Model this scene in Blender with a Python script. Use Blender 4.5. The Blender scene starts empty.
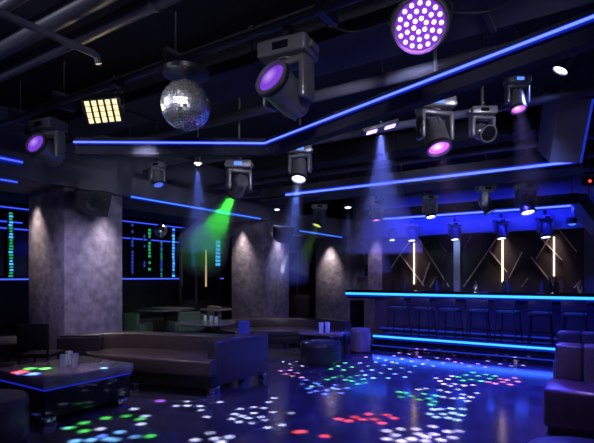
import bpy, bmesh, math, random
from mathutils import Vector, Matrix, Euler
random.seed(7)
PI = math.pi
sc = bpy.context.scene
C = sc.collection

# ------------------------------------------------------------------ camera
H = 1.45                      # eye height
F = 469.0                     # focal length in pixels of a 594 px wide frame
YAW = math.radians(32.9)
FW = Vector((-math.sin(YAW), math.cos(YAW), 0)); RT = Vector((math.cos(YAW), math.sin(YAW), 0))
HZ = 277.0                    # horizon row
cam_d = bpy.data.cameras.new('camera'); cam = bpy.data.objects.new('camera', cam_d); C.objects.link(cam)
cam.location = (0, 0, H); cam.rotation_euler = (PI/2, 0, YAW)
cam_d.sensor_width = 36; cam_d.lens = 36*F/594; cam_d.shift_y = (HZ-221.5)/594
cam_d.clip_end = 100
sc.camera = cam

def ray(px): return FW + RT*((px-297)/F)
def PD(px, py, d): v = ray(px)*d; return Vector((v.x, v.y, H + d*(HZ-py)/F))
def PZ(px, py, z): return PD(px, py, F*(z-H)/(HZ-py))
def PY(px, py, Y): return PD(px, py, Y/ray(px).y)
def PX(px, py, X): return PD(px, py, X/ray(px).x)

# ------------------------------------------------------------------ materials
MATS = {}
def mat(name, col, rough=.5, metal=0., noise=0., nscale=8., emit=None, strength=0., trans=0., bump=0., coat=0., spec=.5, alpha=1., ior=1.45):
    if name in MATS: return MATS[name]
    m = bpy.data.materials.new(name); m.use_nodes = True
    nt = m.node_tree; b = nt.nodes['Principled BSDF']
    b.inputs['Base Color'].default_value = (*col, 1); b.inputs['Roughness'].default_value = rough
    b.inputs['Metallic'].default_value = metal; b.inputs['Transmission Weight'].default_value = trans
    b.inputs['Coat Weight'].default_value = coat; b.inputs['Specular IOR Level'].default_value = spec
    b.inputs['Alpha'].default_value = alpha; b.inputs['IOR'].default_value = ior
    if noise or bump:
        tc = nt.nodes.new('ShaderNodeTexCoord'); nz = nt.nodes.new('ShaderNodeTexNoise')
        nz.inputs['Scale'].default_value = nscale; nz.inputs['Detail'].default_value = 6
        nt.links.new(tc.outputs['Object'], nz.inputs['Vector'])
        if noise:
            r = nt.nodes.new('ShaderNodeMapRange'); r.inputs['From Min'].default_value = .3; r.inputs['From Max'].default_value = .7
            r.inputs['To Min'].default_value = 1-noise; r.inputs['To Max'].default_value = 1+noise
            mx = nt.nodes.new('ShaderNodeVectorMath'); mx.operation = 'SCALE'; mx.inputs[0].default_value = col
            nt.links.new(nz.outputs['Fac'], r.inputs['Value']); nt.links.new(r.outputs['Result'], mx.inputs['Scale'])
            nt.links.new(mx.outputs['Vector'], b.inputs['Base Color'])
        if bump:
            bp = nt.nodes.new('ShaderNodeBump'); bp.inputs['Strength'].default_value = bump; bp.inputs['Distance'].default_value = .02
            nt.links.new(nz.outputs['Fac'], bp.inputs['Height']); nt.links.new(bp.outputs['Normal'], b.inputs['Normal'])
    if emit:
        b.inputs['Emission Color'].default_value = (*emit, 1); b.inputs['Emission Strength'].default_value = strength
    MATS[name] = m
    return m

M_floor = mat('polished_floor', (.045, .044, .055), .14, noise=.65, nscale=3.0, spec=.6)
M_wall = mat('dark_wall', (.012, .012, .016), .6, noise=.2, nscale=3)
M_ceil = mat('black_ceiling', (.012, .012, .016), .8, noise=.3, nscale=2)
M_bulk = mat('grey_bulkhead', (.15, .15, .17), .6, noise=.15, nscale=2)
M_beam = mat('dark_blue_beam', (.020, .020, .032), .75, noise=.15, nscale=3)
M_conc = mat('plaster', (.28, .25, .31), .7, noise=.34, nscale=8, bump=.6)
M_fascia = mat('fascia_paint', (.26, .26, .31), .5, noise=.1, nscale=2)
M_leather = mat('dark_leather', (.038, .033, .042), .30, noise=.2, nscale=14, bump=.06)
M_leather2 = mat('brown_leather', (.060, .046, .046), .30, noise=.2, nscale=14, bump=.06)
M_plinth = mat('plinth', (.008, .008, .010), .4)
M_black = mat('black_metal', (.022, .022, .026), .38, metal=.3)
M_hous = mat('lamp_housing', (.19, .19, .205), .28, metal=.4, noise=.15, nscale=10)
M_rail = mat('rail_metal', (.10, .10, .115), .42, metal=.4)
M_pipe = mat('painted_pipe', (.060, .060, .085), .45, noise=.12, nscale=5)
M_gloss = mat('black_glass', (.008, .008, .011), .05, spec=.8)
M_tabletop = mat('table_top', (.19, .17, .195), .14, noise=.35, nscale=9)
M_chrome = mat('chrome', (.7, .7, .74), .12, metal=1)
M_mirror = mat('mirror_facet', (.9, .91, .95), .24, metal=.96)
M_glass = mat('clear_glass', (.9, .94, 1), .06, alpha=.36, spec=1.)
M_tint = mat('smoked_mirror', (.10, .11, .14), .10, metal=.9)
M_panel = mat('bronze_panel', (.06, .05, .056), .34, metal=.2, noise=.2, nscale=3)
M_trim = mat('metal_trim', (.85, .76, .70), .42, metal=.5)
M_acryl = mat('pale_acrylic', (.5, .5, .55), .35)
M_bottle = mat('dark_bottle', (.02, .03, .035), .08, spec=.8)
M_amber = mat('amber_bottle', (.35, .16, .07), .12, spec=.8)
M_blueb = mat('blue_bottle', (.05, .12, .4), .1, spec=.8)
M_plastic = mat('speaker_cabinet', (.014, .014, .018), .5)
M_mesh = mat('speaker_grille', (.02, .02, .026), .55, noise=.5, nscale=120)
M_cable = mat('cable_rubber', (.012, .012, .014), .5)
def em(name, col, s): return mat(name, (.02, .02, .02), .4, emit=col, strength=s)
E_blue = em('blue_led', (.05, .085, 1), 4.6)
E_glow = em('blue_halo', (.004, .014, .5), .62)  # halo around the blue strips, given as a glowing colour
E_glow2 = em('blue_halo_dim', (.003, .012, .4), .45)
E_dim = em('faint_blue_led', (.02, .05, .9), .5)
E_blue2 = em('dim_blue_led', (.06, .12, 1), 1.3)
E_cyan = em('cyan_led', (.03, .33, 1), 2.4)
E_sky = em('sky_blue_led', (.05, .22, 1), 1.5)
def lens_mat(name, c0, c1, s, r=.105):
    m = em(name, c0, s); nt = m.node_tree; bs = nt.nodes['Principled BSDF']; bs.inputs['Coat Weight'].default_value = 1; bs.inputs['Coat Roughness'].default_value = .05
    tc = nt.nodes.new('ShaderNodeTexCoord'); sx = nt.nodes.new('ShaderNodeSeparateXYZ'); cb = nt.nodes.new('ShaderNodeCombineXYZ')
    nt.links.new(tc.outputs['Object'], sx.inputs[0]); nt.links.new(sx.outputs[0], cb.inputs[0]); nt.links.new(sx.outputs[1], cb.inputs[1])
    ds = nt.nodes.new('ShaderNodeVectorMath'); ds.operation = 'DISTANCE'; ds.inputs[1].default_value = (r*.25, r*.2, 0); nt.links.new(cb.outputs[0], ds.inputs[0])
    rp = nt.nodes.new('ShaderNodeValToRGB'); mr = nt.nodes.new('ShaderNodeMapRange'); mr.inputs['From Max'].default_value = r*1.3
    nt.links.new(ds.outputs['Value'], mr.inputs['Value']); nt.links.new(mr.outputs['Result'], rp.inputs['Fac'])
    e = rp.color_ramp.elements; e[0].position = 0; e[0].color = (*c1, 1); e[1].position = 1; e[1].color = (*[v*.55 for v in c0], 1)
    k = e.new(.22); k.color = (*[(a+b_)*.5 for a, b_ in zip(c0, c1)], 1); k = e.new(.5); k.color = (*c0, 1); k = e.new(.62); k.color = (*[v*.8 for v in c0], 1); k = e.new(.66); k.color = (*[v*1.1 for v in c0], 1)
    nt.links.new(rp.outputs['Color'], bs.inputs['Emission Color']); return m
E_purple = lens_mat('purple_lens', (.23, .055, .75), (.62, .36, 1), 1.0)
E_mag = lens_mat('magenta_lens', (.50, .10, .75), (1, .65, 1), 2.0)
E_white = em('cold_white_lens', (.62, .72, 1), 5.0)
E_green = em('green_lens', (.18, 1, .06), 2.2)
E_yelgr = em('yellow_green_lens', (.62, .85, .10), 1.2)
E_warm = em('warm_cell', (1, .80, .42), 1.5)
E_tube = em('warm_tube', (1, .68, .46), 5.0)
E_uvface = em('violet_face', (.30, .05, .95), .7)
E_uvled = em('violet_led', (.95, .62, 1), 3.0)
E_disp = em('display_blue', (.08, .22, 1), 1.6)
E_red = em('red_indicator', (1, .05, .04), 2.0)
E_pixg = em('green_pixel', (.02, .75, .30), .55)
E_pixc = em('cyan_pixel', (.06, .42, 1), 1.4)
E_pixb = em('blue_pixel', (.04, .12, 1), .5)
E_dim2 = em('table_blue_led', (.02, .035, 1), .38)
E_box = em('blue_lantern_glow', (.03, .05, .9), .22)

# ------------------------------------------------------------------ mesh helpers
def NB(): return bmesh.new()
def box(bm, lo, hi, bev=0., seg=2, M=None):
    lo = Vector(lo); hi = Vector(hi); c = (lo+hi)/2; s = hi-lo
    r = bmesh.ops.create_cube(bm, size=1, matrix=Matrix.Translation(c) @ Matrix.Diagonal((*s, 1)))
    vs = r['verts']
    if bev:
        es = list({e for v in vs for e in v.link_edges})
        g = bmesh.ops.bevel(bm, geom=vs+es, offset=bev, segments=seg, affect='EDGES', profile=.5)
        vs = list({v for f in g['faces'] for v in f.verts} | {v for v in vs if v.is_valid})
    if M is not None: bmesh.ops.transform(bm, matrix=M, verts=vs)
    return vs
def cyl(bm, a, b, r, r2=None, n=16, caps=True):
    a = Vector(a); b = Vector(b); d = b-a; L = d.length
    M = Matrix.Translation((a+b)/2) @ d.to_track_quat('Z', 'Y').to_matrix().to_4x4()
    return bmesh.ops.create_cone(bm, cap_ends=caps, segments=n, radius1=r, radius2=r if r2 is None else r2, depth=L, matrix=M)['verts']
def lathe(bm, prof, n=28, M=None):
    rings = []
    for r, z in prof:
        rings.append([bm.verts.new((r*math.cos(2*PI*k/n), r*math.sin(2*PI*k/n), z)) for k in range(n)] if r > 1e-6 else [bm.verts.new((0, 0, z))])
    for A, B in zip(rings, rings[1:]):
        for k in range(n):
            q = [A[k % len(A)], A[(k+1) % len(A)], B[(k+1) % len(B)], B[k % len(B)]]
            u = []
            for v in q:
                if v not in u: u.append(v)
            if len(u) > 2: bm.faces.new(u)
    vs = [v for r in rings for v in r]
    if M is not None: bmesh.ops.transform(bm, matrix=M, verts=vs)
    return vs
def tube(bm, pts, r, n=10):
    pts = [Vector(p) for p in pts]; rings = []
    for i, p in enumerate(pts):
        t = (pts[min(i+1, len(pts)-1)]-pts[max(i-1, 0)]).normalized()
        q = t.to_track_quat('Z', 'Y')
        rings.append([bm.verts.new(p + q @ Vector((r*math.cos(2*PI*k/n), r*math.sin(2*PI*k/n), 0))) for k in range(n)])
    for A, B in zip(rings, rings[1:]):
        for k in range(n): bm.faces.new([A[k], A[(k+1) % n], B[(k+1) % n], B[k]])
    bm.faces.new(rings[0][::-1]); bm.faces.new(rings[-1])
def prism(bm, poly, z0, z1):
    a = [bm.verts.new((x, y, z0)) for x, y in poly]; b = [bm.verts.new((x, y, z1)) for x, y in poly]
    n = len(poly)
    for k in range(n): bm.faces.new([a[k], a[(k+1) % n], b[(k+1) % n], b[k]])
    bm.faces.new(a[::-1]); bm.faces.new(b)
def hexa(bm, f, bck):
    """solid between two quads"""
    a = [bm.verts.new(p) for p in f]; b = [bm.verts.new(p) for p in bck]
    bm.faces.new(a); bm.faces.new(b[::-1])
    for k in range(4): bm.faces.new([a[k], b[k], b[(k+1) % 4], a[(k+1) % 4]])
def bar(bm, a, b, w, h, up=(0, 0, 1)):
    """rectangular bar from a to b, w across, h along up"""
    a = Vector(a); b = Vector(b); t = (b-a).normalized(); up = Vector(up)
    s = t.cross(up).normalized(); u = s.cross(t).normalized()
    f = [a+s*w/2*i+u*h/2*j for i, j in ((-1, -1), (1, -1), (1, 1), (-1, 1))]
    hexa(bm, f, [p+(b-a) for p in f])

def mesh_of(name, bm, m, smooth=True):
    bmesh.ops.recalc_face_normals(bm, faces=bm.faces)
    me = bpy.data.meshes.new(name); bm.to_mesh(me); bm.free()
    if m: me.materials.append(m)
    if smooth:
        for p in me.polygons: p.use_smooth = True
        me.set_sharp_from_angle(angle=math.radians(35))
    return me
def O(name, src, m=None, parent=None, loc=(0, 0, 0), rot=(0, 0, 0), smooth=True):
    me = src if isinstance(src, bpy.types.Mesh) else mesh_of(name, src, m, smooth)
    o = bpy.data.objects.new(name, me); C.objects.link(o)
    o.location = loc; o.rotation_euler = rot
    if parent: o.parent = parent
    return o
def tag(o, label, cat, group=None, kind=None):
    o['label'] = label; o['category'] = cat
    if group: o['group'] = group
    if kind: o['kind'] = kind
    return o
def T(name, label, cat, loc=(0, 0, 0), rotz=0., group=None, scale=1.):
    o = bpy.data.objects.new(name, None); C.objects.link(o); o.empty_display_size = .1
    o.location = loc; o.rotation_euler = (0, 0, rotz); o.scale = (scale,)*3
    return tag(o, label, cat, group)
def S(name, bm, m, label=None, smooth=True):
    o = O(name, bm, m, smooth=smooth); o['kind'] = 'structure'
    o['label'] = label or name.replace('_', ' '); o['category'] = name.split('_')[0]
    return o
def dup(root, loc, rotz=None, label=None, scale=None):
    r = root.copy(); C.objects.link(r); r.location = loc
    if rotz is not None: r.rotation_euler = (0, 0, rotz)
    if scale: r.scale = (scale,)*3
    if label: r['label'] = label
    for ch in list(root.children):
        c = ch.copy(); C.objects.link(c); c.parent = r
        for g in list(ch.children):
            d = g.copy(); C.objects.link(d); d.parent = c
    return r
def spot(name, loc, to, W, col, deg, blend=.3, r=.03):
    l = bpy.data.lights.new(name, 'SPOT'); l.energy = W; l.color = col; l.spot_size = math.radians(deg); l.spot_blend = blend
    l.shadow_soft_size = r
    o = bpy.data.objects.new(name, l); C.objects.link(o); o.location = loc
    o.rotation_euler = (Vector(to)-Vector(loc)).to_track_quat('-Z', 'Y').to_euler()
    return o
def point(name, loc, W, col, r=.05):
    l = bpy.data.lights.new(name, 'POINT'); l.energy = W; l.color = col; l.shadow_soft_size = r
    o = bpy.data.objects.new(name, l); C.objects.link(o); o.location = loc
    return o

# ------------------------------------------------------------------ the room
CX = -6.65                                        # plane of the columns' faces
b = NB(); box(b, (-12, -1.5, -.2), (3, 15, 0)); S('floor', b, M_floor, 'dark polished club floor catching coloured light dots')
b = NB(); box(b, (-12, -1.5, 3.75), (3, 15, 3.84)); S('ceiling', b, M_ceil, 'black open ceiling above the dance floor')
b = NB(); box(b, (-10.2, -1.5, 0), (-10.0, 14.5, 3.75)); S('wall_left', b, M_wall, 'dark wall behind the seating area')
b = NB(); box(b, (-10.2, 14.5, 0), (3, 14.7, 3.75)); S('wall_back', b, M_wall, 'dark wall at the end of the lounge')
# wall behind the bar, opening for the bottle niche left of it
b = NB(); box(b, (-4.80, 11.56, 0), (2.5, 11.75, 3.75)); S('wall_bar', b, M_wall, 'dark wall behind the bar panels')
b = NB()
box(b, (-5.67, 11.56, 0), (-5.57, 12.1, 3.75)); box(b, (-5.22, 11.56, 0), (-4.80, 12.1, 3.75))
box(b, (-5.57, 11.56, 2.13), (-5.22, 12.1, 3.75)); box(b, (-5.57, 12.0, 0), (-5.22, 12.1, 2.13)); box(b, (-5.57, 11.56, 0), (-5.22, 12.0, .9))
S('wall_niche', b, M_conc, 'plaster pilaster and niche at the end of the bar')
b = NB(); box(b, (-7.55, 9.95, 0), (-7.4, 14.5, 3.75)); S('wall_side', b, M_wall, 'dark wall between the second and third column')
b = NB(); box(b, (-7.4, 10.35, 0), (-7.36, 11.35, 2.15), .01); d1 = S('door_1', b, M_black, 'black door between two columns')
for yy in (10.32, 11.38):
    b = NB(); box(b, (-7.4, yy-.03, 0), (-7.33, yy+.03, 2.2)); O('frame', b, M_bulk, d1)
b = NB(); box(b, (-7.4, 10.3, 2.15), (-7.33, 11.4, 2.22)); O('frame', b, M_bulk, d1)
# columns
cols = [((-7.66, 3.95), (-6.65, 4.96)), ((-7.72, 8.92), (-6.65, 9.92)), ((-6.70, 11.3), (-5.70, 12.3))]
tops = [2.80, 2.80, 2.52]
lab = ['square grey plaster column behind the curved sofa', 'square grey plaster column behind the booth sofa', 'square grey plaster column beside the bottle niche']
for k, ((x0, y0), (x1, y1)) in enumerate(cols):
    b = NB(); box(b, (x0, y0, 0), (x1, y1, tops[k]+.05), .02); S('column_%d' % (k+1), b, M_conc, lab[k])
# bulkheads over the columns
b = NB(); box(b, (-7.75, -1.5, 2.78), (-6.55, 8.9, 3.12)); box(b, (-7.6, -1.5, 3.12), (-6.75, 8.9, 3.75)); box(b, (-7.75, 8.9, 2.80), (-6.62, 9.95, 3.75))
S('beam_lounge', b, M_bulk, 'grey bulkhead over the columns')
b = NB(); box(b, (-7.3, 9.98, 2.53), (-5.88, 12.4, 3.0)); box(b, (-5.88, 11.3, 2.53), (-5.6, 12.4, 3.0))
S('beam_corner', b, M_bulk, 'grey bulkhead over the third column')
b = NB(); box(b, (-10.0, -1.5, 2.95), (-7.75, 14.5, 3.05)); S('ceiling_lounge', b, M_ceil, 'low dark ceiling of the seating area')

# ------------------------------------------------------------------ LED strips with their beams
def strip(name, pts, label, m, w=.03, group=None, up=(0, 0, 1), glow=None, front=None):
    t = T(name, label, 'light strip', tuple(pts[0]), group=group); o = Vector(pts[0])
    for nm, ww, mm, fr in (('diode_line', w*.8, m, .012), ('halo_strip', w*2.5, glow or E_glow, 0)):  # second bar is the strip's blue halo, built as a dim glowing backing
        b = NB()
        for a, c in zip(pts, pts[1:]):
            a = Vector(a); c = Vector(c); d = (c-a).normalized(); n = d.cross(Vector((0, 0, 1))); n.normalize()
            q = (a+c)/2-Vector((0, 0, H)); q.z = 0
            if n.dot(q) > 0: n = -n
            bar(b, a-o+n*fr, c-o+n*fr, .012, ww, up)
        O(nm, b, mm, t, smooth=False)
    return t
# angled canopy edge over the dance floor
ZA = 2.77
A0, A1, A2 = PZ(74, 142.3, ZA), PZ(265, 143.5, ZA), PZ(596, 16.5, ZA)
def edge_beam(name, pts, off, z0, z1, label, m=M_beam, th=.28):
    b = NB()
    for p, q in zip(pts, pts[1:]):
        p = Vector(p); q = Vector(q); t = (q-p); t.z = 0; t.normalize(); n = Vector((-t.y, t.x, 0))
        if n.y < 0: n = -n
        f = [p+n*off, q+n*off, q+n*(off+th), p+n*(off+th)]
        prism(b, [(v.x, v.y) for v in f], z0, z1)
    return S(name, b, m, label, smooth=False)
edge_beam('beam_canopy', [A0, A1, A2 + (A2-A1)*.15], .03, ZA-.105, ZA+.06, 'dark angled canopy edge over the dance floor', th=.10)
strip('ceiling_led_strip', [A0, A1, A2 + (A2-A1)*.1], 'long blue light strip bending along the angled canopy edge', E_blue, .015)
# straight strips
L10, L11 = PZ(294, 197, 2.72), PZ(577, 161, 2.72)
L10.y = L11.y = 6.0; L10.z = L11.z = 2.72
b = NB(); box(b, (L10.x-.5, 6.02, 2.72), (L11.x+.05, 6.20, 2.86)); box(b, (L10.x-.5, 5.98, 2.66), (L11.x+.05, 6.5, 2.69))
S('beam_middle', b, M_beam, 'dark beam with the middle blue strip', smooth=False)
strip('ceiling_led_strip', [L10, L11], 'straight blue light strip on the middle ceiling beam', E_blue, .030)
L20, L21 = PZ(385, 219, 2.7), PZ(571, 205, 2.7)
L20.y = L21.y = 9.45; L20.z = L21.z = 2.69
b = NB(); box(b, (-4.55, 9.38, 2.72), (L21.x+.1, 9.52, 2.9)); S('beam_bar', b, M_beam, 'slim beam in front of the bar fascia', smooth=False)
strip('ceiling_led_strip', [L20, L21], 'blue light strip above the bar, below the slim beam', E_blue, .036)
b = NB(); box(b, (-4.6, 9.92, 2.345), (1.5, 10.05, 3.3)); S('wall_bar_fascia', b, M_fascia, 'fascia above the bar lit blue')
b = NB(); box(b, (-4.6, 10.05, 2.9), (1.5, 11.56, 3.0)); S('ceiling_bar', b, M_ceil, 'low ceiling over the bar')
# strips on the bulkheads
strip('ceiling_led_strip', [(-6.53, 5.02, 2.70+.08), (-6.53, 8.55, 2.78)], 'blue light strip on the bulkhead between the first and second column', E_sky, .026)
strip('ceiling_led_strip', [(-5.86, 9.15, 2.52), (-5.86, 11.28, 2.52)], 'dim blue light strip leading to the third column', E_sky, .02)
p = PX(0, 158, -6.53); strip('ceiling_led_strip', [(-6.53, p.y-.6, p.z), (-6.53, p.y+.28, p.z)], 'short blue light strip high on the bulkhead behind the hanging moving head', E_blue2, .03)
p = PX(0, 179, -6.80); strip('ceiling_led_strip', [(-6.80, p.y-.6, 2.765), (-6.80, p.y+.22, 2.765)], 'short blue light strip under the bulkhead before the first column', E_blue2, .022)

# tilted panels at the ends of the two inner beams
def quad_panel(name, px, ds, th, label, cat, m):
    f = [PD(x, y, d) for (x, y), d in zip(px, ds)]
    n = (f[1]-f[0]).cross(f[3]-f[0]).normalized()
    if n.dot(FW) < 0: n = -n
    b = NB(); hexa(b, f, [v+n*th for v in f]); return b, f, n
b, f, n = quad_panel('p', [(572, 90), (593, 99), (580.5, 163), (565, 151)], [5.3, 4.75, 4.9, 5.4], .30, '', '', None)
r_ = T('ceiling_panel', 'tilted blue grey panel hanging at the end of the middle blue strip', 'panel', f[0])
o = O('panel_body', b, M_fascia, r_, smooth=False); o.location = -f[0]
b = NB(); bar(b, f[1], f[2], .02, .02, n); o = O('edge_trim', b, E_dim, r_, smooth=False); o.location = -f[0]
b = NB(); cyl(b, (f[0]+f[1])/2+n*.15, Vector(((f[0]+f[1]).x/2+n.x*.15, (f[0]+f[1]).y/2+n.y*.15, 3.75)), .012); o = O('hanger_rod', b, M_rail, r_); o.location = -f[0]
b, f, n = quad_panel('p', [(572, 193), (594, 222), (592, 236), (571, 212)], [8.25, 7.6, 7.6, 8.25], .25, '', '', None)
r_ = T('ceiling_panel', 'tilted blue panel hanging beside the end of the bar strip', 'panel', f[0])
o = O('panel_body', b, M_fascia, r_, smooth=False); o.location = -f[0]
b = NB(); cyl(b, (f[0]+f[1])/2+n*.1, Vector(((f[0]+f[1]).x/2+n.x*.1, (f[0]+f[1]).y/2+n.y*.1, 3.75)), .012); o = O('hanger_rod', b, M_rail, r_); o.location = -f[0]

# ------------------------------------------------------------------ the bar
BX0, BX1 = -4.95, 1.5
t = T('bar_counter', 'long dark bar counter with a glowing edge behind the dance floor', 'bar counter', (-2.2, 9.9, .25))
def bp(name, b, m, **k):
    o = O(name, b, m, t, **k); o.location = (2.2, -9.9, -.25); return o
b = NB(); box(b, (BX0, 9.72, 1.10), (BX1, 10.35, 1.155), .008); bp('counter_top', b, M_gloss)
b = NB(); box(b, (-4.35, 10.0, .25), (BX1, 10.3, 1.10)); bp('front_panel', b, mat('bar_front', (.07, .07, .08), .3))
b = NB(); box(b, (BX0, 9.8, .96), (BX1, 10.0, 1.06)); bp('apron', b, M_black)
b = NB(); bar(b, (BX0, 9.728, 1.072), (BX1, 9.728, 1.072), .02, .048); bp('edge_light', b, E_cyan, smooth=False)
b = NB(); bar(b, (BX0, 9.742, 1.066), (BX1, 9.742, 1.066), .02, .12); bp('halo_strip', b, E_glow, smooth=False)  # halo of the edge light, built as a dim glowing bar
b = NB(); bar(b, (-4.2, 9.985, .30), (BX1, 9.985, .30), .015, .03); bp('kick_light', b, E_dim, smooth=False)
b = NB(); box(b, (BX0, 9.95, 0), (-4.75, 10.3, .9)); bp('end_support', b, M_gloss)
# platform with steps
t2 = T('bar_platform', 'low two step platform under the bar stools with blue edge lights', 'platform', (-1.2, 9.6, 0))
def pp(name, b, m, **k):
    o = O(name, b, m, t2, **k); o.location = (1.2, -9.6, 0); return o
b = NB(); box(b, (-3.85, 8.62, 0), (BX1, 9.03, .11)); pp('lower_step', b, M_gloss)
b = NB(); box(b, (-3.95, 9.03, 0), (BX1, 11.5, .25)); pp('deck', b, M_gloss)
b = NB(); bar(b, (-3.95, 9.008, .232), (BX1, 9.008, .232), .02, .036); pp('deck_edge_light', b, E_cyan, smooth=False)
b = NB(); bar(b, (-3.95, 9.02, .222), (BX1, 9.02, .222), .02, .10); pp('halo_strip', b, E_glow, smooth=False)  # halo around the deck light, built as a dim glowing bar
b = NB(); bar(b, (-3.8, 8.612, .10), (BX1, 8.612, .10), .02, .016); pp('step_edge_light', b, E_dim, smooth=False)
# back bar panels
t3 = T('back_bar_panel', 'dark bronze panelling with slanted metal trims and upright warm light tubes behind the bar', 'wall panel', (-2.4, 11.5, 1.2))
def qp(name, b, m, **k):
    o = O(name, b, m, t3, **k); o.location = (2.4, -11.5, -1.2); return o
b = NB(); box(b, (-4.78, 11.48, .252), (.6, 11.56, 2.9)); qp('backing', b, M_panel)
segs = [((400, 254), (424, 286)), ((401, 253), (411, 240)), ((419.5, 240), (449, 287)), ((471, 236), (464, 249)), ((440, 243), (446.5, 252)),
        ((463.5, 287), (490, 248)), ((490, 248), (498, 236)), ((489.7, 251), (507, 272)), ((509, 278), (522, 252)), ((521.5, 287), (528, 278)),
        ((536, 259), (551, 235)), ((540, 237), (562, 260)), ((531, 257), (555, 287)), ((560, 231), (577, 252)), ((574, 288), (581, 280)),
        ((430, 262), (422, 285)), ((391, 268), (401, 253)), ((430, 287), (436, 277))]
for (a, c) in segs:
    p, q = PY(a[0], a[1], 11.46), PY(c[0], c[1], 11.46)
    b = NB(); bar(b, p, q, .020, .026, (0, 1, 0)); qp('metal_trim', b, M_trim, smooth=False)
for x, y0, y1 in ((414, 243, 284), (502.5, 238, 286), (554, 237, 276)):
    p, q = PY(x, y0, 11.43), PY(x, y1, 11.43)
    b = NB(); cyl(b, (p.x, 11.43, q.z), (p.x, 11.43, p.z), .014, n=10); qp('light_tube', b, E_tube)
p, q = PY(457, 234, 11.42), PY(457, 289, 11.42)
b = NB(); box(b, (p.x-.075, 11.40, 1.0), (p.x+.075, 11.48, 2.6)); qp('acrylic_pilaster', b, M_acryl)
PILX = p.x
b = NB(); box(b, (-4.7, 11.2, .252), (.6, 11.48, 1.12)); qp('back_shelf', b, M_gloss)
b = NB(); box(b, (-.28, 11.2, .25), (-.0, 11.46, 3.0)); S('trim_1', b, M_fascia, 'blue lit pilaster at the end of the bar panels')

# niche shelf with bottles
b = NB(); box(b, (-5.57, 11.58, 1.44), (-5.22, 11.98, 1.465)); tag(O('niche_shelf', b, M_bulk), 'small shelf in the wall niche beside the bar', 'shelf')
def bottle_mesh(h, r, m):
    b = NB(); lathe(b, [(0, 0), (r, 0), (r, h*.58), (r*.8, h*.66), (r*.36, h*.74), (r*.33, h*.97), (r*.42, h*.97), (r*.42, h), (0, h)], 14)
    return mesh_of('bottle', b, m)
bm1, bm2, bm3, bm4 = bottle_mesh(.30, .042, M_bottle), bottle_mesh(.33, .045, M_amber), bottle_mesh(.24, .036, M_blueb), bottle_mesh(.20, .045, M_chrome)
nl = ['tall dark bottle in the wall niche shelf, beside the pilaster', 'short pale bottle at the open end of the niche shelf', 'dark bottle in the middle of the niche shelf']
for k, (x, me) in enumerate(((-5.34, bm1), (-5.525, bm4), (-5.43, bm3))):
    o = O('bottle', me, loc=(x, 11.7, 1.466)); tag(o, nl[k], 'bottle', 'bottles in the niche')
bl = [(393, bm1, 'dark bottle on the bar, nearest the wall niche'), (405, bm3, 'small blue bottle on the bar before the first warm tube'), (437, bm3, 'blue bottle beside the pale pilaster on the bar, nearer the first warm tube'),
      (445, bm1, 'dark bottle beside the pale pilaster on the bar'), (476, bm4, 'squat silver bottle on the bar between pilaster and second tube'), (504, bm1, 'dark bottle in front of the second warm tube'),
      (508, bm3, 'blue bottle just beside the second warm tube'), (542, bm3, 'blue bottle on the bar beside the third warm tube'), (549.5, bm1, 'dark bottle on the bar beside the third warm tube'),
      (556, bm1, 'dark tall bottle under the third warm tube'), (562, bm2, 'amber bottle on the bar, the only one of that colour'), (580, bm4, 'squat silver bottle on the bar near its blue end')]
for x, me, l in bl:
    p = PY(x, 285, 10.2); o = O('bottle', me, loc=(p.x, 10.2, 1.156)); tag(o, l, 'bottle', 'bottles on the bar')

# bar stools
def make_stool():
    r = T('bar_stool', '', 'stool', (0, 0, 0), group='bar stools along the counter')
    b = NB(); box(b, (-.19, -.19, .52), (.19, .19, .58), .025); O('seat', b, M_leather, r)
    b = NB(); box(b, (-.19, -.21, .60), (.19, -.17, .80), .018); O('backrest', b, M_leather, r)
    for sx in (-1, 1):
        for sy in (-1, 1):
            b = NB(); cyl(b, (sx*.19, sy*.19, 0), (sx*.15, sy*.15, .53), .013, n=8); O('leg', b, M_black, r)
        b = NB(); bar(b, (sx*.15, -.17, .54), (sx*.15, -.19, .66), .02, .02, (0, 1, 0)); O('back_post', b, M_black, r)
    b = NB(); q = .175
    for a, c in (((-q, -q), (q, -q)), ((q, -q), (q, q)), ((q, q), (-q, q)), ((-q, q), (-q, -q))): cyl(b, (*a, .18), (*c, .18), .009, n=8)
    O('footrest', b, M_black, r)
    return r
st = make_stool()
ords = ['first', 'second', 'third', 'fourth', 'fifth', 'sixth', 'seventh', 'eighth']
for k in range(8):
    loc = (-3.55+k*.53, 9.42+.03*math.sin(k*3), .252); l = 'dark low backed bar stool, %s from the platform end by the poufs' % ords[k]
    if k == 0: st.location = loc; st['label'] = l
    else: dup(st, loc, random.uniform(-.2, .2), l)

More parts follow.
